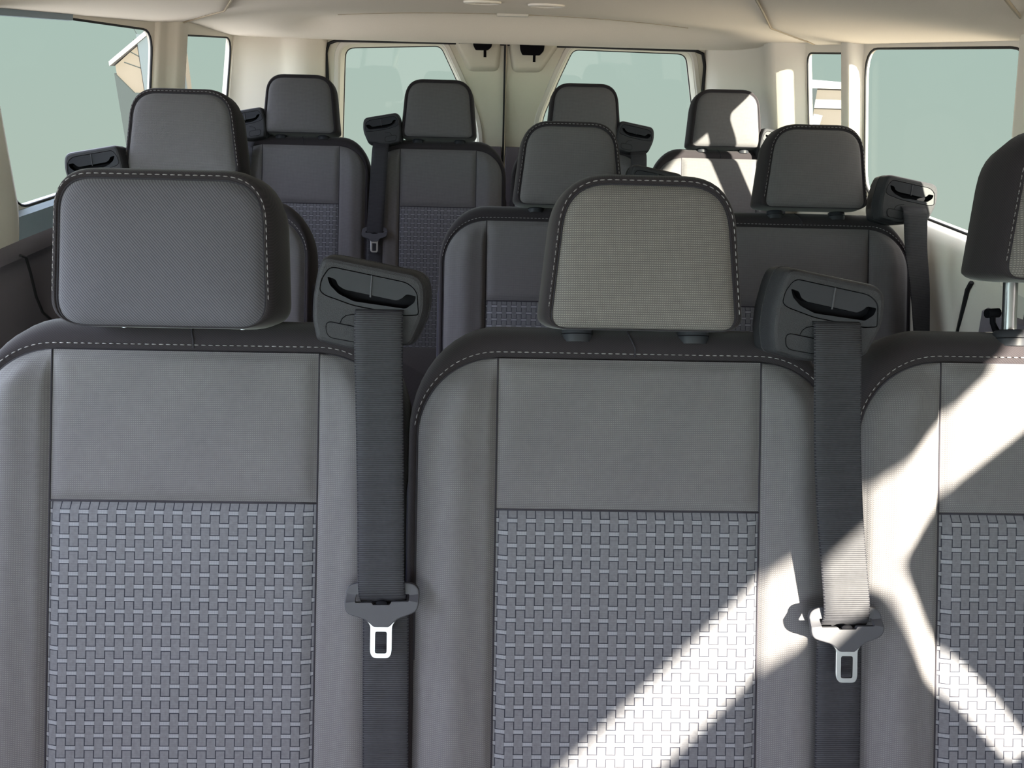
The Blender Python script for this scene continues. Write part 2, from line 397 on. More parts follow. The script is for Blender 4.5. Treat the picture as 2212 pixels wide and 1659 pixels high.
def make_backrest(root, T, W, P, VS, VB, fine=True):
    CRX = W - P                                      # shoulder corner
    CRY = min(0.088, CRX * 1.0 + 0.0)
    # shell: charcoal cloth round the top, sides and back
    path = []
    n1 = 14
    for i in range(n1): path.append((Vector((-W, VB + (VS - CRY - VB) * i / n1)), Vector((-1, 0))))
    for i in range(13):
        a = pi - (pi / 2) * i / 12
        path.append((Vector((-(W - CRX) + CRX * cos(a), VS - CRY + CRY * sin(a))), Vector((cos(a), sin(a)))))
    nt = 10
    for i in range(1, nt): path.append((Vector((-P + 2 * P * i / nt, VS)), Vector((0, 1))))
    for i in range(13):
        a = pi / 2 - (pi / 2) * i / 12
        path.append((Vector(((W - CRX) + CRX * cos(a), VS - CRY + CRY * sin(a))), Vector((cos(a), sin(a)))))
    for i in range(1, n1 + 1): path.append((Vector((W, VS - CRY - (VS - CRY - VB) * i / n1)), Vector((1, 0))))
    def ring(w, os_, ot):
        return [T(p.x + n.x * os_, p.y + n.y * ot, w) for p, n in path]
    prof = [(-.011, 0, 0), (-.0085, .002, .006), (-.0075, .005, .013), (-.011, .0075, .022), (-.020, .010, .031), (-.034, .012, .037), (-.055, .012, .039), (-.080, .010, .037), (-.098, .004, .030), (-.108, -.008, .015), (-.112, -.03, -.02)]
    mb = MB()
    rings = [ring(*p) for p in prof]
    uvs = [(p.x + n.x * a * 1.6, p.y + n.y * (b * 1.6)) for (w, a, b) in prof for p, n in path]
    mb.loft(rings, closed=False, uvs=uvs)
    # back sheet and underside
    vv = rings[-1]; m = len(vv); half = m // 2
    rows = [[vv[i].lerp(vv[m - 1 - i], t / 4) for t in range(5)] for i in range(half)]
    mb.grid(rows, uvs=[(q.x, q.z) for r_ in rows for q in r_])
    lo = [[r_[0] for r_ in rings], [r_[-1] for r_ in rings]]
    mb.grid(lo, uvs=[(q.x, q.z) for r_ in lo for q in r_])
    back = mb.build('backrest', M['dark'], root, sharp=None)
    # bolsters
    for sg in (-1, 1):
        mb = MB(); rows = []; uv = []
        vs_ = [VB + (VS - CRY - VB) * i / 24 for i in range(24)] + [VS - CRY + CRY * sin(pi / 2 * i / 14) for i in range(15)]
        ts = [0, .03, .08, .15, .25, .35, .45, .55, .65, .75, .84, .91, .96, 1.0]
        for v in vs_:
            q = max(0.0, (v - (VS - CRY)) / CRY); uo = P + CRX * math.sqrt(max(0.0, 1 - q * q))
            if uo < P + .002: uo = P + .002
            row = []
            for t in ts:
                u = P + (uo - P) * t
                b = interp(t, [0, .10, .5, .85, 1.0], [-.0045, .004, .013, .003, -.0105])
                fade = sstep(0, .045, VS - v - .0)
                topw = -.0095 + .006 * (1 - t)
                row.append(T(sg * u, v, b * fade + topw * (1 - fade)))
                uv.append((sg * u, v))
            rows.append(row)
        mb.grid(rows, uvs=uv); mb.build('bolster', M['light'], root, sharp=None)
    # centre panels
    def panel(name, v0, v1, mat, crown):
        nu, nv = 22, 22; rows = []; uv = []
        for j in range(nv + 1):
            v = v0 + (v1 - v0) * (0.5 - 0.5 * cos(pi * j / nv)); row = []
            for i in range(nu + 1):
                u = -P + 2 * P * (0.5 - 0.5 * cos(pi * i / nu))
                e = min(P - abs(u), v - v0, v1 - v)
                w = -.0045 + (.0045 + crown) * sstep(0, .012, e)
                row.append(T(u, v, w)); uv.append((u, v))
            rows.append(row)
        b = MB(); b.grid(rows, uvs=uv); return b.build(name, mat, root, sharp=None)
    panel('upper_panel', 0.0, VS, M['light'], .0015)
    panel('patterned_panel', VB, 0.0, M['pattern'], .0)
    # seams
    mb = MB()
    for sg in (-1, 1): mb.tube([T(sg * P, VB + (VS - VB) * i / 30, -.0042) for i in range(31)], .0011, 6)
    mb.tube([T(-P + 2 * P * i / 12, 0, -.0042) for i in range(13)], .0012, 6)
    arc = [p for p, n in path if p.y > VS - CRY - .25]
    mb.tube([T(p.x, p.y, -.0102) for p in arc], .0012, 6)
    mb.tube([T(.006, VS + .004, -.0086), T(.006, VS + .014, -.0068), T(.003, VS + .022, -.0105), T(0, VS + .031, -.0195), T(0, VS + .037, -.034)], .0009, 6)
    mb.build('seam', M['piping'], back, sharp=None)
    if fine:
        mb = MB()
        pts = [T(p.x + n.x * .0035, p.y + n.y * .0075, -.0075) for p, n in path if p.y > VS - CRY * .9]
        stitch_dashes(mb, pts, Vector((0, -CR, SR)))
        mb.build('stitching', M['thread'], back, sharp=None)
    return back

def make_headrest(root, T, du, v0, w0, h=.176, bw=.1045, tw=.086, rt=.045, rb=.018, tilt=-4.0, mat='head', thick=.092, wrap=.013, raise_=0.0, dash=True, yaw=0.0, lean=0.0, rtl=None):
    ct, st = cos(math.radians(tilt)), sin(math.radians(tilt))
    cy_, sy_ = cos(math.radians(yaw)), sin(math.radians(yaw))
    def H(a, b, c):       # local headrest coords -> seat coords
        a2 = a * cy_ + c * sy_; c2 = -a * sy_ + c * cy_
        v = b * ct + c2 * st; w = -b * st + c2 * ct
        return T(du + a2 + lean * b, v0 + raise_ + v, w0 + w)
    rtl = rtl or rt
    poly = rpoly([(-bw, 0), (bw, 0), (tw, h), (-tw, h)], [rb, rb, rt, rtl], 9)
    # subdivide long edges
    pts = []
    for i, p in enumerate(poly):
        q = poly[(i + 1) % len(poly)]; k = max(1, int((q - p).length / .012))
        for j in range(k): pts.append(p.lerp(q, j / k))
    off = lambda s, t, b=0.0: (lambda n: Vector((n.x * s, n.y * (t if n.y > 0 else b))))
    # wrap
    prof = [(-.004, 0, 0, -.001), (-.0015, .002, .003, -.0005), (-.002, .005, .007, 0), (-.008, .0085, .011, .0005), (-.02, wrap * .85, wrap, .001), (-.045, wrap, wrap + .002, .001), (-.070, wrap * .7, wrap * .6, -.002), (-thick + .006, 0, -.004, -.008), (-thick, -.02, -.022, -.022)]
    rings = []; uv = []
    for w, s, t, b in prof:
        q = poffset(pts, off(s, t, b)); rings.append([H(p.x, p.y, w) for p in q]); uv += [(p.x * 1.2 + w * .5, p.y * 1.2 + w * .5) for p in q]
    mb = MB(); mb.loft(rings, uvs=uv, cap1=True)
    hr = mb.build('headrest', M['dark'], root, sharp=60)
    # face cushion
    mb = MB(); rings = []; uv = []
    c0 = Vector((0, h / 2))
    for k, f in enumerate([1.0, .985, .96, .92, .86, .78, .68, .56, .42, .28, .14, .02]):
        w = -.0042 + .0095 * (1 - (1 - (1 - f)) ** 4) + .0045 * sstep(0, .07, 1 - f)
        q = [c0 + (p - c0) * f for p in pts]
        rings.append([H(p.x, p.y, w) for p in q]); uv += [(p.x, p.y) for p in q]
    mb.loft(rings, uvs=uv, cap1=True); mb.build('face_panel', M[mat], hr, sharp=None)
    mb = MB(); mb.tube([H(p.x, p.y, -.0035) for p in pts], .0011, 6, closed=True); mb.build('seam', M['piping'], hr, sharp=None)
    if dash:
        mb = MB()
        q = poffset(pts, off(.0038, .0042, 0)); N = len(pts)
        sel = [(p, q[i]) for i, p in enumerate(pts)]
        # start lower right going up around to lower left
        idx = [i for i in range(N) if pts[i].y > rb * .8]
        idx.sort(key=lambda i: math.atan2(pts[i].y + h * .2, pts[i].x))
        path = [H(q[i].x, q[i].y, -.0012) for i in idx]
        stitch_dashes(mb, path, Vector((0, -CR, SR)))
        mb.build('stitching', M['thread'], hr, sharp=None)
    # posts and guide collars
    for sg in (-1, 1):
        b = MB(); x = sg * .066
        b.tube([T(du + x, .17, -.024), T(du + x, v0 + raise_ + .03, -.020)], .0074, 16)
        b.build('post', M['chrome'], hr)
    return hr
def make_collars(root, T, du, v, w=-.021):
    for sg, big in ((-1, True), (1, False)):
        b = MB(); x = du + sg * .066
        c = Vector((x, 0, 0)); rings = []
        for (dv, r) in ((-.008, .0165), (-.002, .0172), (.004, .0170), (.0085, .0162), (.0105, .014), (.0108, .0085)):
            rings.append([T(x + r * cos(2 * pi * k / 28) * 1.02, v + dv, w + r * sin(2 * pi * k / 28)) for k in range(28)])
        b.loft(rings, cap1=True)
        o = b.build('post_guide', M['smooth'], root)
        b = MB(); b.tube([T(x + .0173 * cos(2 * pi * k / 28) * 1.02, v + .001, w + .0173 * sin(2 * pi * k / 28)) for k in range(28)], .0006, 5, closed=True)
        b.build('ring', M['slot'], o)
        if big:
            b = MB(); b.tube([T(x - .006, v + .006, w - .012), T(x - .008, v + .020, w - .018), T(x - .007, v + .030, w - .02)], [.004, .003, .003], 8)
            b.tube([T(x - .014, v + .031, w - .02), T(x, v + .032, w - .02)], .0055, 10)
            b.build('release_button', M['slot'], o)

# outlines measured on a zoomed view, one unit = UH metres
UH = 9.15e-5; UT = 9.0e-5
H_OUT = [(330, 290), (1320, 470), (1400, 580), (1405, 880), (1250, 1225), (640, 1290), (235, 1195), (192, 960), (205, 730), (262, 430)]
H_RAD = [110, 90, 110, 160, 70, 60, 50, 60, 60, 120]
H_BEZ = [(395, 400), (1215, 555), (1318, 650), (1335, 905), (1190, 915), (640, 818), (330, 712), (280, 660), (300, 540)]
H_BRD = [70, 70, 60, 40, 30, 60, 40, 30, 50]
H_SLOT = [(365, 512), (455, 540), (482, 605), (545, 645), (1095, 752), (1160, 722), (1200, 682), (1305, 702), (1280, 775), (1190, 838), (640, 768), (478, 690), (392, 600)]
H_PILL = [(345, 985), (700, 1050), (700, 1205), (360, 1150)]
def make_belt(root, T, side, uc, vc, wc, strap_pts, tongue_v=None, mirror=False, rot=0.0, fine=True, tilt=.16, scale=1.06):
    """retractor housing on the shoulder plus webbing and tongue; side mirrors the drawing"""
    mx = -1 if mirror else 1
    cr_, sr_ = cos(rot), sin(rot)
    def L(pts, U=UH, o=(800, 780)):
        r = []
        for x, y in pts:
            a = (x - o[0]) * U * mx * scale; b = -(y - o[1]) * U * scale
            r.append((a * cr_ - b * sr_, a * sr_ + b * cr_))
        return r
    ctl, stl = cos(tilt), sin(tilt)
    K = lambda a, b, w: T(uc + a, vc + b * ctl - w * stl, wc + w * ctl + b * stl)
    out = rpoly(L(H_OUT), [r * UH * scale for r in H_RAD], 6)
    bez = rpoly(L(H_BEZ), [r * UH * scale for r in H_BRD], 4)
    slot = rpoly(L(H_SLOT), 22 * UH * scale, 3)
    # housing body: bevelled front with a bezel opening, two shells behind
    mb = MB()
    sheet(mb, poffset(out, -.0055), [bez], K, 0)
    prof = [(0, -.0055), (-.0012, -.0025), (-.0045, -.0004), (-.010, .0008), (-.030, .0022), (-.0305, .0008), (-.0315, .0008), (-.032, .0026), (-.055, .0022), (-.066, -.002), (-.072, -.010)]
    mb.loft([[K(p.x, p.y, w) for p in poffset(out, o)] for w, o in prof], cap1=True)
    mb.loft([[K(p.x, p.y, 0) for p in bez], [K(p.x, p.y, -.0025) for p in poffset(bez, -.0004)]])
    hs = mb.build('belt_housing', M['plastic'], root, sharp=35)
    mb = MB()
    bz = poffset(bez, -.0011)
    sheet(mb, bz, [slot], K, -.0006)
    mb.loft([[K(p.x, p.y, -.0006) for p in bz], [K(p.x, p.y, -.006) for p in bz]])
    mb.build('bezel', M['smooth'], hs, sharp=35)
    mb = MB()
    mb.loft([[K(p.x, p.y, -.0006) for p in slot], [K(p.x, p.y, -.016) for p in slot]]); sheet(mb, slot, [], K, -.016)
    mb.build('belt_slot', M['slot'], hs, sharp=35)
    mb = MB()
    r0 = L([(838, 492), (820, 722)])
    mb.tube([K(r0[0][0], r0[0][1], .0000), K(r0[1][0], r0[1][1], .0000)], .0009, 6)
    mb.build('divider', M['satin'], hs)
    pill = rpoly(L(H_PILL), 75 * UH, 6); mb = MB(); plate(mb, pill, [], K, .0006, -.001)
    mb.build('cover_cap', M['plastic'], hs, sharp=35)
    mb = MB(); mb.tube([K(p.x, p.y, .0003) for p in poffset(pill, .0004)], .0006, 5, closed=True)
    arc = L([(495, 1000), (520, 950), (560, 920), (620, 908), (700, 905)]); mb.tube([K(a, b, .0001) for a, b in arc], .0005, 5)
    mb.build('cap_gap', M['slot'], hs)
    # webbing: strap_pts = (u, v, w, twist) ; ribbon with thickness
    sw = .0248
    S = []
    for i in range(len(strap_pts) - 1):
        a, b = strap_pts[i], strap_pts[i + 1]
        for k in range(8):
            t = k / 8; S.append(tuple(a[j] + (b[j] - a[j]) * t for j in range(4)))
    S.append(strap_pts[-1])
    for _ in range(4):
        S = [S[0]] + [tuple((S[i - 1][j] + 2 * S[i][j] + S[i + 1][j]) / 4 for j in range(4)) for i in range(1, len(S) - 1)] + [S[-1]]
    rings = []; uv = []; d = 0.0; prev = None
    for (u, v, w, tw) in S:
        if prev is not None: d += math.dist(prev, (u, v, w))
        prev = (u, v, w); ring = []
        for (a, c) in [(-1, 0), (-.97, .0009), (-.5, .0010), (0, .0010), (.5, .0010), (.97, .0009), (1, 0), (.97, -.0009), (0, -.0009), (-.97, -.0009)]:
            x = a * sw; ring.append(T(u + x * cos(tw) - c * sin(tw), v, w + x * sin(tw) + c * cos(tw))); uv.append((x, -d))
        rings.append(ring)
    mb = MB(); mb.loft(rings, cap0=True, cap1=True, uvs=uv); st = mb.build('belt_webbing', M['web'], root, sharp=50)
    if tongue_v is not None:
        ui, wi, tv = None, None, tongue_v
        for i in range(len(S) - 1):
            if S[i][1] >= tv >= S[i + 1][1]: ui, wi = S[i][0], S[i][2]
        ui = ui if ui is not None else S[-1][0]; wi = wi if wi is not None else S[-1][2]
        make_tongue(root, lambda a, b, w: T(ui + a, tv + b, wi + w))
    return hs
def make_tongue(root, K):
    L = lambda pts: [((x - 700) * UT, -(y - 545) * UT) for x, y in pts]
    out = rpoly(L([(268, 460), (305, 405), (400, 372), (1000, 365), (1085, 385), (1138, 450), (1138, 640), (1090, 705), (890, 780), (792, 878), (612, 878), (512, 790), (300, 728), (262, 650)]), [x * UT for x in (40, 40, 30, 30, 50, 50, 60, 60, 40, 20, 20, 40, 50, 60)], 4)
    hole = rpoly(L([(388, 508), (1020, 500), (1022, 572), (815, 578), (800, 612), (598, 615), (585, 588), (388, 590)]), 12 * UT, 2)
    mb = MB(); plate(mb, out, [hole], lambda a, b, w: K(a, b, w - (.0062 if b > 0.002 else 0)), .0055, .0005, bevel=.0012)
    tg = mb.build('belt_tongue', M['satin'], root, sharp=40)
    met = rpoly(L([(505, 780), (570, 862), (570, 1190), (610, 1250), (795, 1250), (832, 1190), (832, 862), (890, 775)]), [x * UT for x in (15, 30, 50, 40, 40, 50, 30, 15)], 4)
    h2 = rpoly(L([(630, 930), (770, 930), (770, 1190), (630, 1190)]), 25 * UT, 4)
    mb = MB(); plate(mb, met, [h2], K, .0042, .0018, bevel=.0006); mb.build('latch_plate', M['chrome'], tg, sharp=40)
    b = L([(700, 600)])[0]; mb = MB()
    mb.loft([[K(b[0] + r * cos(2 * pi * k / 20), b[1] + r * .5 * sin(2 * pi * k / 20), w) for k in range(20)] for w, r in ((.002, .0062), (.0036, .0058), (.0044, .004), (.0047, .001))], cap1=True)
    mb.build('belt_stop', M['slot'], tg)
    return tg

def rbox(mb, c, d, r, n=6, bulge=0.0):
    """rounded cushion-like block (superellipse section lofted along z)"""
    rings = []
    base = rpoly([(-d[0] / 2, -d[1] / 2), (d[0] / 2, -d[1] / 2), (d[0] / 2, d[1] / 2), (-d[0] / 2, d[1] / 2)], r, n)
    for k in range(-6, 7):
        t = k / 6; s = (1 - abs(t) ** 5) ; o = -r * .6 * (1 - math.sqrt(max(0, 1 - abs(t) ** 4)))
        rings.append([Vector((c[0] + p.x, c[1] + p.y, c[2] + t * d[2] / 2)) for p in poffset(base, o)])
    mb.loft(rings, cap0=True, cap1=True)

def make_seat(label, group, cx, cy, zs, W=.235, P=.147, VS=.167, VB=-.50, head=None, belt=None, fine=True, collars=True, sides=True):
    root = empty('passenger_seat', (cx, cy, 0)); tag(root, label, 'seat', group)
    T = seat_T(zs)
    make_backrest(root, T, W, P, VS, VB, fine)
    hd = dict(du=.008, v0=.197, w0=.028, h=.158); hd.update(head or {})
    if collars: make_collars(root, T, hd['du'], VS + .0285)
    make_headrest(root, T, **hd)
    if belt: make_belt(root, T, **belt)
    if sides:
        # channel panels down both flanks of the backrest
        for sg in (-1, 1):
            mb = MB()
            for (w0_, w1_, o0, o1) in ((-.018, -.050, .008, .011), (-.060, -.098, .011, .008)):
                rows = []
                for i in range(13):
                    v = VB + .02 + (VS - .125 - VB) * i / 12
                    e = sstep(0, .03, VS - .105 - v) * .9 + .1
                    rows.append([T(sg * (W + .006), v, w0_), T(sg * (W + .006 + (o0 - .006 + .004) * e), v, w0_ - .006), T(sg * (W + .006 + (o1 - .006 + .004) * e), v, w1_ + .006), T(sg * (W + .006), v, w1_)])
                mb.grid(rows)
            mb.build('side_cover', M['back'], root, sharp=None)
    # cushion and pedestal
    zc = zs - .43
    mb = MB(); rbox(mb, (0, VB * SR - .30 + .02, zc), (W * 2 - .02, .46, .13), .05)
    mb.build('seat_cushion', M['dark'], root, sharp=None)
    mb = MB(); rbox(mb, (0, VB * SR - .26, zc - .09), (W * 2 - .06, .40, .06), .03); mb.build('seat_pan', M['lower'], root, sharp=40)
    for sx in (-1, 1):
        for sy in (-1, 1):
            mb = MB(); x = sx * (W - .06); y = VB * SR - .26 + sy * .15
            mb.tube([(x, y, 0.0), (x, y, .012), (x, y, .014), (x, y, zc - .11)], [.03, .03, .017, .017], 12); mb.build('leg', M['lower'], root)
    return root

WIDE, NARROW = dict(W=.235, P=.147), dict(W=.201, P=.119, VS=.180)
G1, G2, G3 = 'front row passenger seats', 'middle row passenger seats', 'rear row passenger seats'
make_seat('front row grey cloth seat at the left with a smooth twill headrest', G1, -.340, .734, .834,
          head=dict(du=-.008, v0=.191, w0=.045, mat='twill', h=.153, bw=.109, tw=.104, rt=.042, rtl=.034, rb=.03, thick=.10, wrap=.014, tilt=-3), collars=False,
          belt=dict(side=1, uc=.2115, vc=.218, wc=.064, strap_pts=[(.223, .214, .052, 0), (.223, .210, .068, 0), (.223, .190, .072, 0), (.223, .10, .052, 0), (.2245, 0, .042, 0), (.2255, -.085, .038, 0), (.229, -.11, .022, 0), (.230, -.2, .020, 0), (.233, -.44, .018, 0)], tongue_v=-.094), **WIDE)
make_seat('front row grey cloth seat in the middle with mesh headrest and sunlit lower corner', G1, .153, .722, .837,
          head=dict(du=.008, v0=.199, w0=.030, h=.153, bw=.1005, tw=.085),
          belt=dict(side=1, uc=.195, vc=.216, wc=.060, strap_pts=[(.202, .212, .048, .0), (.202, .208, .063, 0), (.201, .185, .067, 0), (.208, .08, .054, 0), (.216, 0, .046, 0), (.228, -.10, .042, 0), (.228, -.125, .022, 0), (.229, -.2, .020, 0), (.230, -.44, .018, 0)], tongue_v=-.109), **WIDE)
make_seat('sunlit grey cloth seat at the right edge with its headrest raised on chrome posts', G1, .643, .712, .845,
          head=dict(du=.008, v0=.200, w0=.030, raise_=.057, h=.153), **WIDE)
make_seat('grey cloth seat of the second row beside the left window with a raised headrest', G2, -.625, 1.53, .830,
          head=dict(du=-.006, v0=.197, w0=.03, bw=.110, tw=.092, raise_=.040, mat='light'),
          belt=dict(side=-1, uc=-.170, vc=.237, wc=.05, mirror=True, strap_pts=[(-.18, .225, .036, 0), (-.182, .20, .058, 0), (-.18, .05, .03, 0), (-.19, -.2, .02, 0), (-.2, -.44, .015, 0)]), **WIDE)
make_seat('grey cloth seat of the second row in the middle, half hidden behind the mesh headrest', G2, .130, 1.537, .825,
          head=dict(du=.022, v0=.196, w0=.03, mat='light'),
          belt=dict(side=1, uc=.195, vc=.228, wc=.05, strap_pts=[(.205, .22, .036, 0), (.206, .20, .058, 0), (.195, .05, .03, 0), (.2, -.2, .02, 0), (.2, -.44, .015, 0)]), **WIDE)
make_seat('grey cloth seat of the second row beside the right window with loose hanging belt', G2, .640, 1.53, .825,
          head=dict(du=.018, v0=.203, w0=.03, mat='light'),
          belt=dict(side=1, uc=.198, vc=.218, wc=.06, strap_pts=[(.205, .212, .046, 0), (.207, .195, .066, 0), (.215, .12, .055, -.1), (.228, .04, .05, -.25), (.236, -.06, .045, -.45), (.236, -.15, .035, -.6), (.228, -.44, .02, -.5)]), **WIDE)
hw = dict(v0=.212, w0=.02, h=.165, bw=.107, tw=.092, mat='light', dash=False, thick=.085)
make_seat('grey cloth seat of the back row in the left corner', G3, -.605, 2.42, .855, head=dict(du=.0, **hw), fine=False,
          belt=dict(side=-1, uc=-.160, vc=.235, wc=.03, mirror=True, strap_pts=[(-.16, .18, .016, 0), (-.162, .16, .032, 0), (-.17, .05, .03, 0), (-.18, -.2, .02, 0), (-.18, -.40, .015, 0)]), **NARROW)
make_seat('grey cloth seat of the back row second from left, steel belt tongue beside it', G3, -.180, 2.426, .851, head=dict(du=.0, **hw), fine=False,
          belt=dict(side=-1, uc=-.172, vc=.232, wc=.03, mirror=True, strap_pts=[(-.175, .19, .016, 0), (-.176, .165, .034, 0), (-.182, .05, .03, 0), (-.19, -.085, .025, 0), (-.192, -.10, .012, 0), (-.192, -.40, .012, 0)], tongue_v=-.088), **NARROW)
make_seat('grey cloth seat of the back row mostly hidden behind the middle headrests', G3, .262, 2.426, .851, head=dict(du=.012, **hw), fine=False,
          belt=dict(side=1, uc=.170, vc=.225, wc=.03, strap_pts=[(.18, .185, .016, 0), (.181, .165, .034, 0), (.182, .05, .03, 0), (.185, -.2, .02, 0), (.185, -.40, .015, 0)]), **NARROW)
make_seat('partly sunlit grey cloth seat of the back row in the right corner', G3, .704, 2.42, .845, head=dict(du=.014, **hw), fine=False,
          belt=dict(side=1, uc=.175, vc=.222, wc=.03, strap_pts=[(.17, .175, .016, 0), (.171, .155, .034, 0), (.175, .05, .03, 0), (.18, -.2, .02, 0), (.18, -.40, .015, 0)]), **NARROW)

# ------------------------------------------------------------------ van shell
XC = 0.005
def wall_x(side, z):                                  # walls lean in towards the roof
    return XC + side * ((0.905 if side > 0 else 0.890) + 0.20 * (1.33 - z))
Y0, Y1 = -1.55, 2.86
ZT = 1.36
def side_wall(side, holes, ym, name):
    K = lambda y, z, w: Vector((wall_x(side, z) - side * w, y, z))     # w>0 towards the cabin
    mb = MB()
    sheet(mb, [Vector(p) for p in ((Y0, .93), (ym, .93), (ym, ZT), (Y0, ZT))], holes, K, 0)
    for h in holes:
        mb.loft([[K(p.x, p.y, 0) for p in h], [K(p.x, p.y, -.010) for p in poffset(h, -.002)]])
    struct(mb.build(name, M['beige'], sharp=30))
    return K
def win(y0, y1, z0, z1, r=.06):
    return rpoly([(y0, z0), (y1, z0), (y1, z1), (y0, z1)], r, 6)
L_WIN = [win(-1.2, .38, .98, 1.325), win(.50, 1.30, .955, 1.325), rpoly([(1.558, .985), (2.19, .985), (2.19, 1.330), (1.455, 1.352), (1.51, 1.17)], [.05, .06, .06, .06, .2], 6), win(2.37, 2.83, .985, 1.323)]
R_SUN_CUT = rpoly([(-1.4, 1.238), (-.42, 1.238), (-.25, 1.236), (-.212, 1.228), (-.216, 1.17), (-.209, 1.11), (-.166, 1.06), (-.118, .955), (-.055, .955), (-.082, 1.031), (-.113, 1.087), (-.152, 1.14),  # unseen opening, its outline shaped to cast the sun patches on the front row
                 (-.157, 1.19), (-.166, 1.236), (-.014, 1.248), (.15, 1.235), (.42, 1.235), (.44, 1.345), (-1.4, 1.345)], .02, 3)
R_WIN = [R_SUN_CUT, win(1.405, 2.065, .975, 1.333, .07), win(2.15, 2.455, .985, 1.322, .035)]
KL = side_wall(-1, L_WIN, 2.86, 'wall_left')
KR = side_wall(1, R_WIN, 2.47, 'wall_right')
nw = 0
for K, W_ in ((KL, L_WIN), (KR, R_WIN)):
    for h in W_:
        nw += 1
        mb = MB(); mb.tube([K(p.x, p.y, -.002) for p in poffset(h, -.002)], .0032, 6, closed=True)
        fr = struct(mb.build('window_%d' % nw, M['rubber'], sharp=None))
        mb = MB(); sheet(mb, h, [], K, -.008)
        mb.build('pane', M['privacy' if max(p.x for p in h) > 1.35 else ('glass' if K is KR else 'clear')], fr, smooth=False)
# lower trim
nt = 0
def trim(mb, mat, **k):
    global nt
    nt += 1; return struct(mb.build('trim_%d' % nt, M[mat], **k))
for side, ym in ((-1, 2.9), (1, 2.9)):
    mb = MB()
    prof = [(.93, -.005), (.935, .022), (.925, .030), (.90, .034), (.885, .022), (.875, .022), (.86, .030), (.72, .040), (.60, .040), (.58, .03), (0, .03)]
    ys = [Y0 + (ym - Y0) * i / 40 for i in range(41)]
    mb.grid([[Vector((wall_x(side, z) - side * w, y, z)) for z, w in prof] for y in ys])
    trim(mb, 'lower' if side < 0 else 'lower', sharp=40)
# sills under the windows
mb = MB(); prof = [(.985, -.03), (.984, .004), (.975, .014), (.95, .018), (.932, .024)]
mb.grid([[Vector((wall_x(-1, z) + w, y, z)) for z, w in prof] for y in [1.40, 1.6, 1.8, 2.0, 2.2, 2.4, 2.6, 2.8, 2.86]]); trim(mb, 'sill', sharp=40)
mb = MB(); prof = [(.975, -.03), (.975, .004), (.965, .02), (.945, .036), (.90, .045), (.80, .05), (.70, .05)]
mb.grid([[Vector((wall_x(1, z) - w, y, z)) for z, w in prof] for y in [1.30, 1.5, 1.7, 1.9, 2.1, 2.3, 2.44]]); trim(mb, 'beige2', sharp=40)

# pillars between the side windows (rounded trims standing proud of the wall)
def pillar(side, yb, zb=.93, mat='beige', slant=0.0):
    mb = MB(); rows = []
    for (z) in (zb, 1.0, 1.1, 1.2, 1.28, 1.375):
        rows.append([Vector((wall_x(side, z) - side * w, y - slant * max(0, z - .985), z)) for y, w in yb])
    mb.grid(rows); return trim(mb, mat, sharp=60)
pillar(-1, [(2.195, -.004), (2.20, .006), (2.215, .010), (2.245, .011), (2.26, .014), (2.275, .028), (2.29, .033), (2.34, .033), (2.352, .028), (2.362, .01), (2.366, -.004)])
pillar(1, [(2.067, -.006), (2.070, .002), (2.078, .020), (2.084, .030), (2.094, .034), (2.125, .034), (2.137, .028), (2.142, .022), (2.147, .010), (2.149, -.006)])
pillar(-1, [(1.31, -.004), (1.33, .02), (1.35, .026), (1.525, .024), (1.545, .015), (1.553, -.004)], .93, slant=.26)
mb = MB(); mb.grid([[KL(y, z, w) for z, w in ((1.352, .004), (1.350, .006), (1.337, .006), (1.336, -.004))] for y in (1.47, 1.57, 1.67, 1.77)]); trim(mb, 'sill')
pillar(1, [(.70, .0), (.72, .04), (.76, .06), (1.28, .065), (1.35, .06), (1.378, .045), (1.392, .02), (1.398, -.004)])

mb = MB(); mb.grid([[Vector((wall_x(1, z) - w, y, z)) for z, w in ((.905 - .10 * (y - 1.1), .04), (.895 - .10 * (y - 1.1), .058), (.80, .064), (.60, .06))] for y in (.60, .8, 1.0, 1.2, 1.38, 1.405)]); trim(mb, 'lower', sharp=40)
mb = MB(); mb.tube([(wall_x(1, z) - .049, y, z) for y, z in ((1.462, .905), (1.474, .886), (1.48, .86), (1.50, .78), (1.52, .72))], .0045, 6); trim(mb, 'rubber')
# corner pillars curving round to the rear doors
YD = 3.02
def corner(pts, mat):
    mb = MB(); rows = []
    for z in (.0, .5, .93, 1.0, 1.1, 1.2, 1.3, 1.38):
        rows.append([Vector((x + (1 if x > 0 else -1) * .20 * (1.33 - max(z, .9)) * (1 if abs(x) > .8 else .45), y, z)) for x, y in pts])
    mb.grid(rows); return trim(mb, mat, sharp=50)
corner([(-.905, 2.83), (-.880, 2.835), (-.872, 2.85), (-.84, 2.875), (-.80, 2.90), (-.76, 2.925), (-.735, 2.93), (-.70, 2.925), (-.655, 2.95), (-.62, 2.985), (-.607, 3.02)], 'beige')
corner([(.925, 2.456), (.912, 2.460), (.905, 2.466), (.845, 2.535), (.838, 2.545), (.834, 2.56), (.836, 2.62), (.848, 2.66), (.850, 2.74), (.838, 2.78), (.825, 2.86), (.79, 2.92), (.765, 2.96), (.748, 3.03)], 'beige')

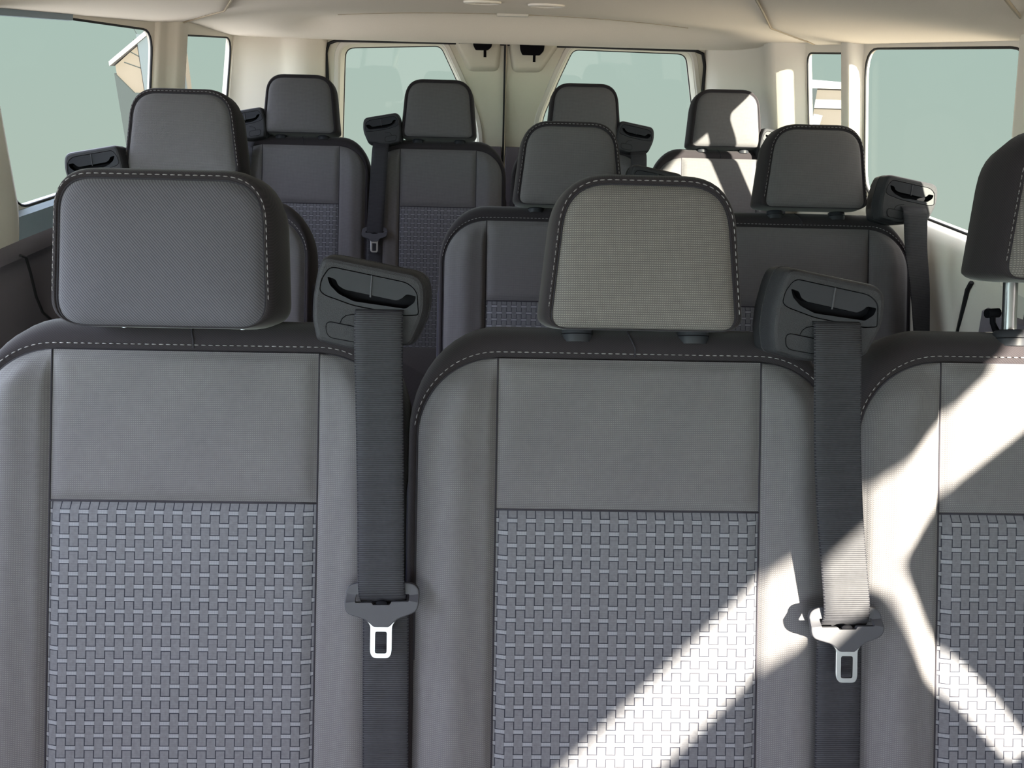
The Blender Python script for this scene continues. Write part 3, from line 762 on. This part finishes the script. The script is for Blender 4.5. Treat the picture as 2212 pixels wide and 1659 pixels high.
# rear doors
def door(n, outer, hole, lab):
    K = lambda x, z, w: Vector((x, YD - w, z))
    o = [Vector((p.x, p.z)) for p in outer]; h = rpoly([(p.x, p.z) for p in hole[0]], hole[1], 6)
    mb = MB(); sheet(mb, o, [h], K, 0.0)
    hi = poffset(h, .016)
    mb2 = MB()
    mb.loft([[K(p.x, p.y, 0) for p in h], [K(p.x, p.y, -.03) for p in poffset(h, -.010)], [K(p.x, p.y, -.045) for p in poffset(h, -.012)]])
    mb.loft([[K(p.x, p.y, 0) for p in o], [K(p.x, p.y, -.05) for p in o]])
    d = struct(mb.build('door_%d' % n, M['door'], sharp=30))
    mb = MB(); sheet(mb, h, [], K, -.040); mb.build('pane', M['privacy'], d, smooth=False)
    mb = MB(); mb.tube([K(p.x, p.y, -.034) for p in poffset(h, -.010)], .0035, 6, closed=True); mb.build('gasket', M['rubber'], d)
    mb = MB(); mb.loft([[K(p.x, p.y, w) for p in poffset(h, q)] for w, q in ((.0, .022), (.006, .019), (.006, .006), (.0, .001))]); mb.build('window_trim', M['beige2'], d, sharp=50)
    zl = .972
    xs = (min(p.x for p in outer), max(p.x for p in outer))
    mb = MB(); mb.box(((xs[0] + xs[1]) / 2, YD - .010, zl / 2 - .2), (xs[1] - xs[0] - .004, .02, zl + .4 - .4)); 
    mb = MB(); h0 = [Vector((xs[0], 0)), Vector((xs[1], 0)), Vector((xs[1], zl)), Vector((xs[0], zl))]
    V = [p for p in h if p.y < zl]
    return d
P_ = lambda x, y: at_y(x, y, YD)
ls = [P_(716, 300), P_(1083, 300)]
XL, XS, XR = P_(712, 95).x - .012, P_(1090, 200).x, P_(1522, 110).x + .004
o1 = [Vector((XL, YD, .30)), Vector((XS - .004, YD, .30)), Vector((XS - .004, YD, 1.345)), Vector((XL, YD, 1.345))]
o2 = [Vector((XS + .004, YD, .30)), Vector((XR, YD, .30)), Vector((XR, YD, 1.345)), Vector((XS + .004, YD, 1.345))]
zb = .90
hl = [P_(736, 96), P_(955, 92), P_(1000, 190), P_(1030, 270), P_(1034, 420), P_(728, 420)]
hr_ = [P_(1236, 100), P_(1492, 110), P_(1508, 260), P_(1508, 440), P_(1164, 420), P_(1164, 262), P_(1205, 165)]
door(1, o1, (hl, [.045, .03, .03, .05, .05, .05]), '')
door(2, o2, (hr_, [.03, .04, .04, .05, .05, .05, .03]), '')
# lower charcoal panels on the doors, centre seal, top gasket
for xa, xb in ((XL, XS - .006), (XS + .006, XR)):
    c = [P_(1034, 420).x + .03, xb - .0] if xa < 0 and xb < .1 else [xa, P_(1164, 300).x - .03]
    mb = MB(); rbox(mb, ((c[0] + c[1]) / 2, YD - .008, .972 - .16), (abs(c[1] - c[0]), .024, .32), .006); trim(mb, 'lower', sharp=40)
    mb = MB(); rbox(mb, ((xa + xb) / 2, YD - .01, .43), (xb - xa, .03, .84), .01); trim(mb, 'lower', sharp=40)
mb = MB(); mb.box((XS, YD - .003, .82), (.010, .02, 1.05)); trim(mb, 'rubber')
mb = MB(); mb.tube([(XS + .004, YD - .014, .30), (XS + .004, YD - .014, 1.34)], .0022, 6); trim(mb, 'vent')
mb = MB(); mb.tube([(XL - .004, YD - .006, .9), (XL - .002, YD - .006, 1.28), (XL + .01, YD - .006, 1.312), (XL + .04, YD - .006, 1.323), (0, YD - .006, 1.327), (XR - .04, YD - .006, 1.323), (XR - .01, YD - .006, 1.312), (XR + .002, YD - .006, 1.27), (XR + .014, YD - .006, .9)], .006, 8); trim(mb, 'rubber')
# trapezoid recesses and black latch units at the top of each door
for (pa, lab) in ((((985, 88), (1078, 88), (1072, 148), (1015, 148)), 'left'), (((1103, 90), (1205, 92), (1165, 150), (1112, 150)), 'right')):
    q = [P_(*p) for p in pa]; poly = rpoly([(p.x, p.z) for p in q], .012, 4)
    K = lambda x, z, w: Vector((x, YD - w, z)); mb = MB()
    mb.loft([[K(p.x, p.y, w) for p in poffset(poly, o)] for w, o in ((0, .010), (.012, .004), (.02, -.004), (.022, -.009))], cap1=True); trim(mb, 'door', sharp=50)
for (px, py, lab, wd) in ((1043, 93, 'black latch unit with a short peg on top of the left rear door', .074), (1150, 100, 'black latch unit with a short peg on top of the right rear door', .092)):
    p = at_y(px, py, YD - .06); r = empty('door_latch', p); tag(r, lab, 'latch', 'rear door latches')
    mb = MB(); hh = wd * .32
    pol = rpoly([(-wd / 2, hh), (wd / 2, hh), (wd / 2 - .006, -hh * .5), (wd / 2 - .02, -hh), (-wd / 2 + .012, -hh), (-wd / 2 + .004, -hh * .4)], .004, 3)
    plate(mb, pol, [], lambda x, z, w: Vector((x, -w, z)), .015, -.04, bevel=.002); mb.build('latch_body', M['slot'], r, sharp=35)
    mb = MB(); mb.tube([(.008, 0, -hh), (.008, 0, -hh - .022)], .005, 10); mb.build('peg', M['slot'], r)
    mb = MB(); mb.tube([(-.012, -.016, .004), (.012, -.016, .004)], .0015, 6); mb.build('lever', M['smooth'], r)

# headliner
def seam_y(x):
    a = abs(x - XC); return interp_lin(a, [0, .12, .30, .37, .655, .80, .90], [.85, .95, 1.16, 1.27, 2.04, 2.24, 2.36])
def interp_lin(x, xs, ys):
    if x <= xs[0]: return ys[0]
    for i in range(len(xs) - 1):
        if x <= xs[i + 1]: return ys[i] + (ys[i + 1] - ys[i]) * (x - xs[i]) / (xs[i + 1] - xs[i])
    return ys[-1]
def ceil_z(x, y):
    a = min(1.0, abs(x - XC) / .89)
    z = 1.400 - (.053 if x < XC else .059) * a ** 2.2
    z += .010 * sstep(0, .03, y - seam_y(x))
    # rear bulkhead above the doors
    edge = sstep(.78, .60, abs(x - .06))
    top = z; bot = 1.325
    z = top - (top - bot) * sstep(2.66, 2.90, y) * edge - (top - bot) * sstep(2.30, 2.95, y) * (1 - edge)
    return z
def ceiling():
    nx, ny = 110, 190; rows = []
    for j in range(ny + 1):
        y = Y0 + (YD + .02 - Y0) * j / ny
        rows.append([Vector((x, y, ceil_z(x, y))) for x in [-.93 + 1.87 * i / nx for i in range(nx + 1)]])
    mb = MB(); mb.grid(rows); return struct(mb.build('ceiling', M['liner'], sharp=None))
ceiling()
for sg in (-1, 1):
    mb = MB(); pts = []
    for i in range(60):
        a = .12 + (.88 - .12) * i / 59; x = XC + sg * a; y = seam_y(x); pts.append((x, y, ceil_z(x, y) - .0005))
    mb.tube(pts, .0022, 6); trim(mb, 'vent')
mb = MB(); mb.tube([(x, 2.665, ceil_z(x, 2.665) - .001) for x in [-.5 + 1.1 * i / 40 for i in range(41)]], .0015, 6); trim(mb, 'vent')
mb = MB(); pts = []
for px, py in ((2160, -20), (2185, 12), (2212, 46), (2240, 82)):
    r_ = ray(px, py); p = CAM + r_ * (.06 / r_.z)
    for _ in range(6): p = CAM + r_ * ((ceil_z(p.x, p.y) - CAM.z) / r_.z)
    pts.append((p.x, p.y, p.z - .0005))
mb.tube(pts, .0022, 6); trim(mb, 'vent')
mb = MB(); pts = []
for px, py in ((44, 552), (56, 556), (66, 590), (78, 640), (92, 674), (110, 690)):
    r_ = ray(px, py); p = CAM + r_ * (-.94 / r_.x)
    for _ in range(6): p = CAM + r_ * ((wall_x(-1, p.z) + .042) / r_.x)
    pts.append(p)
mb.tube(pts, .003, 6); trim(mb, 'rubber')
# roof air vents and a pull recess
for (px, py, lab) in ((1042, 14, 'left round slatted air vent in the roof above the aisle'), (1180, 20, 'right round slatted air vent in the roof above the aisle')):
    r_ = ray(px, py); Z = 1.399; t = (Z - CAM.z) / r_.z; c = CAM + r_ * t
    r = empty('roof_vent', (c.x, c.y, ceil_z(c.x, c.y))); tag(r, lab, 'air vent', 'round roof vents')
    mb = MB(); mb.loft([[Vector((q * cos(2 * pi * k / 32), q * sin(2 * pi * k / 32), z)) for k in range(32)] for q, z in ((.046, 0.0), (.045, -.004), (.040, -.006), (.036, -.003), (.035, .004))]); mb.build('vent_ring', M['beige'], r)
    for i in range(-3, 4):
        mb = MB(); h = math.sqrt(max(0, .035 ** 2 - (i * .010) ** 2))
        mb.box((0, i * .010, -.001), (2 * h, .006, .002), Matrix.Rotation(.6, 3, 'X')); mb.build('slat', M['vent'], r)
    mb = MB(); mb.loft([[Vector((.035 * cos(2 * pi * k / 32), .035 * sin(2 * pi * k / 32), .0))for k in range(32)]], cap1=True); mb.build('vent_well', M['slot'], r)
mb = MB(); rbox(mb, (.045, 2.66, ceil_z(.045, 2.66) - .003), (.10, .03, .010), .005); trim(mb, 'beige2', sharp=40)
mb = MB(); rbox(mb, (.33, 1.30, ceil_z(.33, 1.30) - .001), (.035, .02, .005), .004); trim(mb, 'vent', sharp=40)

# outside, past the windows: a small shed on the left, a pale trailer on the right
def outside():
    Y = 8.0; q = lambda x, y, YY=Y: at_y(x, y, YY)
    r = empty('garden_shed', (q(320, 300).x, Y + .5, -.6)); tag(r, 'narrow beige shed with a white sloping roof edge outside the left window', 'shed'); o = r.location
    a, b, c = q(248, 134), q(328, 62), q(368, 64)
    xs = (a.x, b.x, c.x); zs_ = (a.z, b.z, c.z)
    def prism(pts, y0, y1, name, mat, par=r):
        mb = MB(); mb.loft([[Vector((x - o.x, y - o.y, z - o.z)) for x, z in pts] for y in (y0, y1)], cap0=True, cap1=True); return mb.build(name, M[mat], par, smooth=False)
    prism([(a.x, -.6), (a.x, a.z - .03), (b.x, b.z - .03), (c.x, c.z - .03), (c.x, -.6)], Y, Y + .35, 'shed_wall', 'siding')
    e = q(245, 158); f = q(292, 200)
    prism([(a.x - .01, -.6), (a.x - .01, e.z), (f.x, f.z), (c.x + .01, f.z), (c.x + .01, -.6)], Y - .03, Y + .36, 'slate_skirt', 'slate')
    prism([(a.x - .03, a.z - .035), (a.x - .03, a.z + .005), (b.x, b.z + .01), (c.x + .02, c.z + .01), (c.x + .02, c.z - .035), (b.x, b.z - .035)], Y - .06, Y + .40, 'roof_edge', 'rail')
    g1, g2 = q(300, 90), q(299, 300)
    prism([(g1.x, -.6), (g1.x, b.z - .05), (c.x + .012, b.z - .05), (c.x + .012, -.6)], Y - .04, Y + .2, 'corner_board', 'steel_post')
    for k in range(1, 6):
        z0 = e.z + k * .10; x0 = a.x + .03
        mb = MB(); x1 = min(a.x + .03 + k * .06, g1.x - .03)
        mb.tube([(x1 - o.x, Y - .002 - o.y, z0 - o.z), (g1.x - .01 - o.x, Y - .002 - o.y, z0 - .05 - o.z)], .004, 5); mb.build('board_gap', M['slate'], r)
    r = empty('cargo_trailer', (q(1800, 200).x, Y + .8, -.6)); tag(r, 'pale beige trailer body outside the narrow right window', 'trailer'); o = r.location
    p0, p1 = q(1735, 185), q(1858, 185)
    prism([(p0.x, -.3), (p0.x, p0.z), (p1.x, p0.z), (p1.x, -.3)], Y, Y + 1.6, 'trailer_body', 'siding', r)
    prism([(p0.x - .02, p0.z - .02), (p0.x - .02, p0.z + .03), (p1.x + .02, p0.z + .03), (p1.x + .02, p0.z - .02)], Y - .03, Y + 1.63, 'top_rail', 'rail', r)
    z1 = q(1780, 222).z
    prism([(p0.x - .01, z1 - .05), (p0.x - .01, z1 + .03), (p1.x + .01, z1 + .03), (p1.x + .01, z1 - .05)], Y - .02, Y + 1.61, 'side_stripe', 'rail', r)
    d0, d1 = q(1749, 200), q(1760, 200)
    prism([(d0.x, -.3), (d0.x, p0.z - .02), (d1.x, p0.z - .02), (d1.x, -.3)], Y - .05, Y, 'corner_post', 'slate', r)
    for sx in (p0.x + .15, p1.x - .15):
        mb = MB(); mb.tube([(sx - o.x - .08, .0, .3), (sx - o.x + .08, .0, .3)], .30, 24); mb.build('wheel', M['rubber'], r)
    k = q(1755, 258); mb = MB(); mb.box((0, 0, 0), (.09, .004, .10), Matrix.Rotation(.15, 3, 'Y')); 
    n = mb.build('paper_notice', M['paper']); n.location = (k.x + .02, Y - .054, k.z); tag(n, 'small pale blue notice fixed on the trailer corner', 'notice')
outside()

# floor, rear and front closure
mb = MB(); mb.box((0, (Y0 + YD) / 2, -.02), (2.4, YD - Y0 + .1, .04)); struct(mb.build('floor', M['floor'], smooth=False))
mb = MB(); mb.box((0, Y0 - .02, .42), (2.2, .04, .84)); struct(mb.build('wall_front', M['lower'], smooth=False))
mb = MB(); mb.box((0, YD + .03, .15), (2.2, .04, .32)); struct(mb.build('wall_rear', M['lower'], smooth=False))
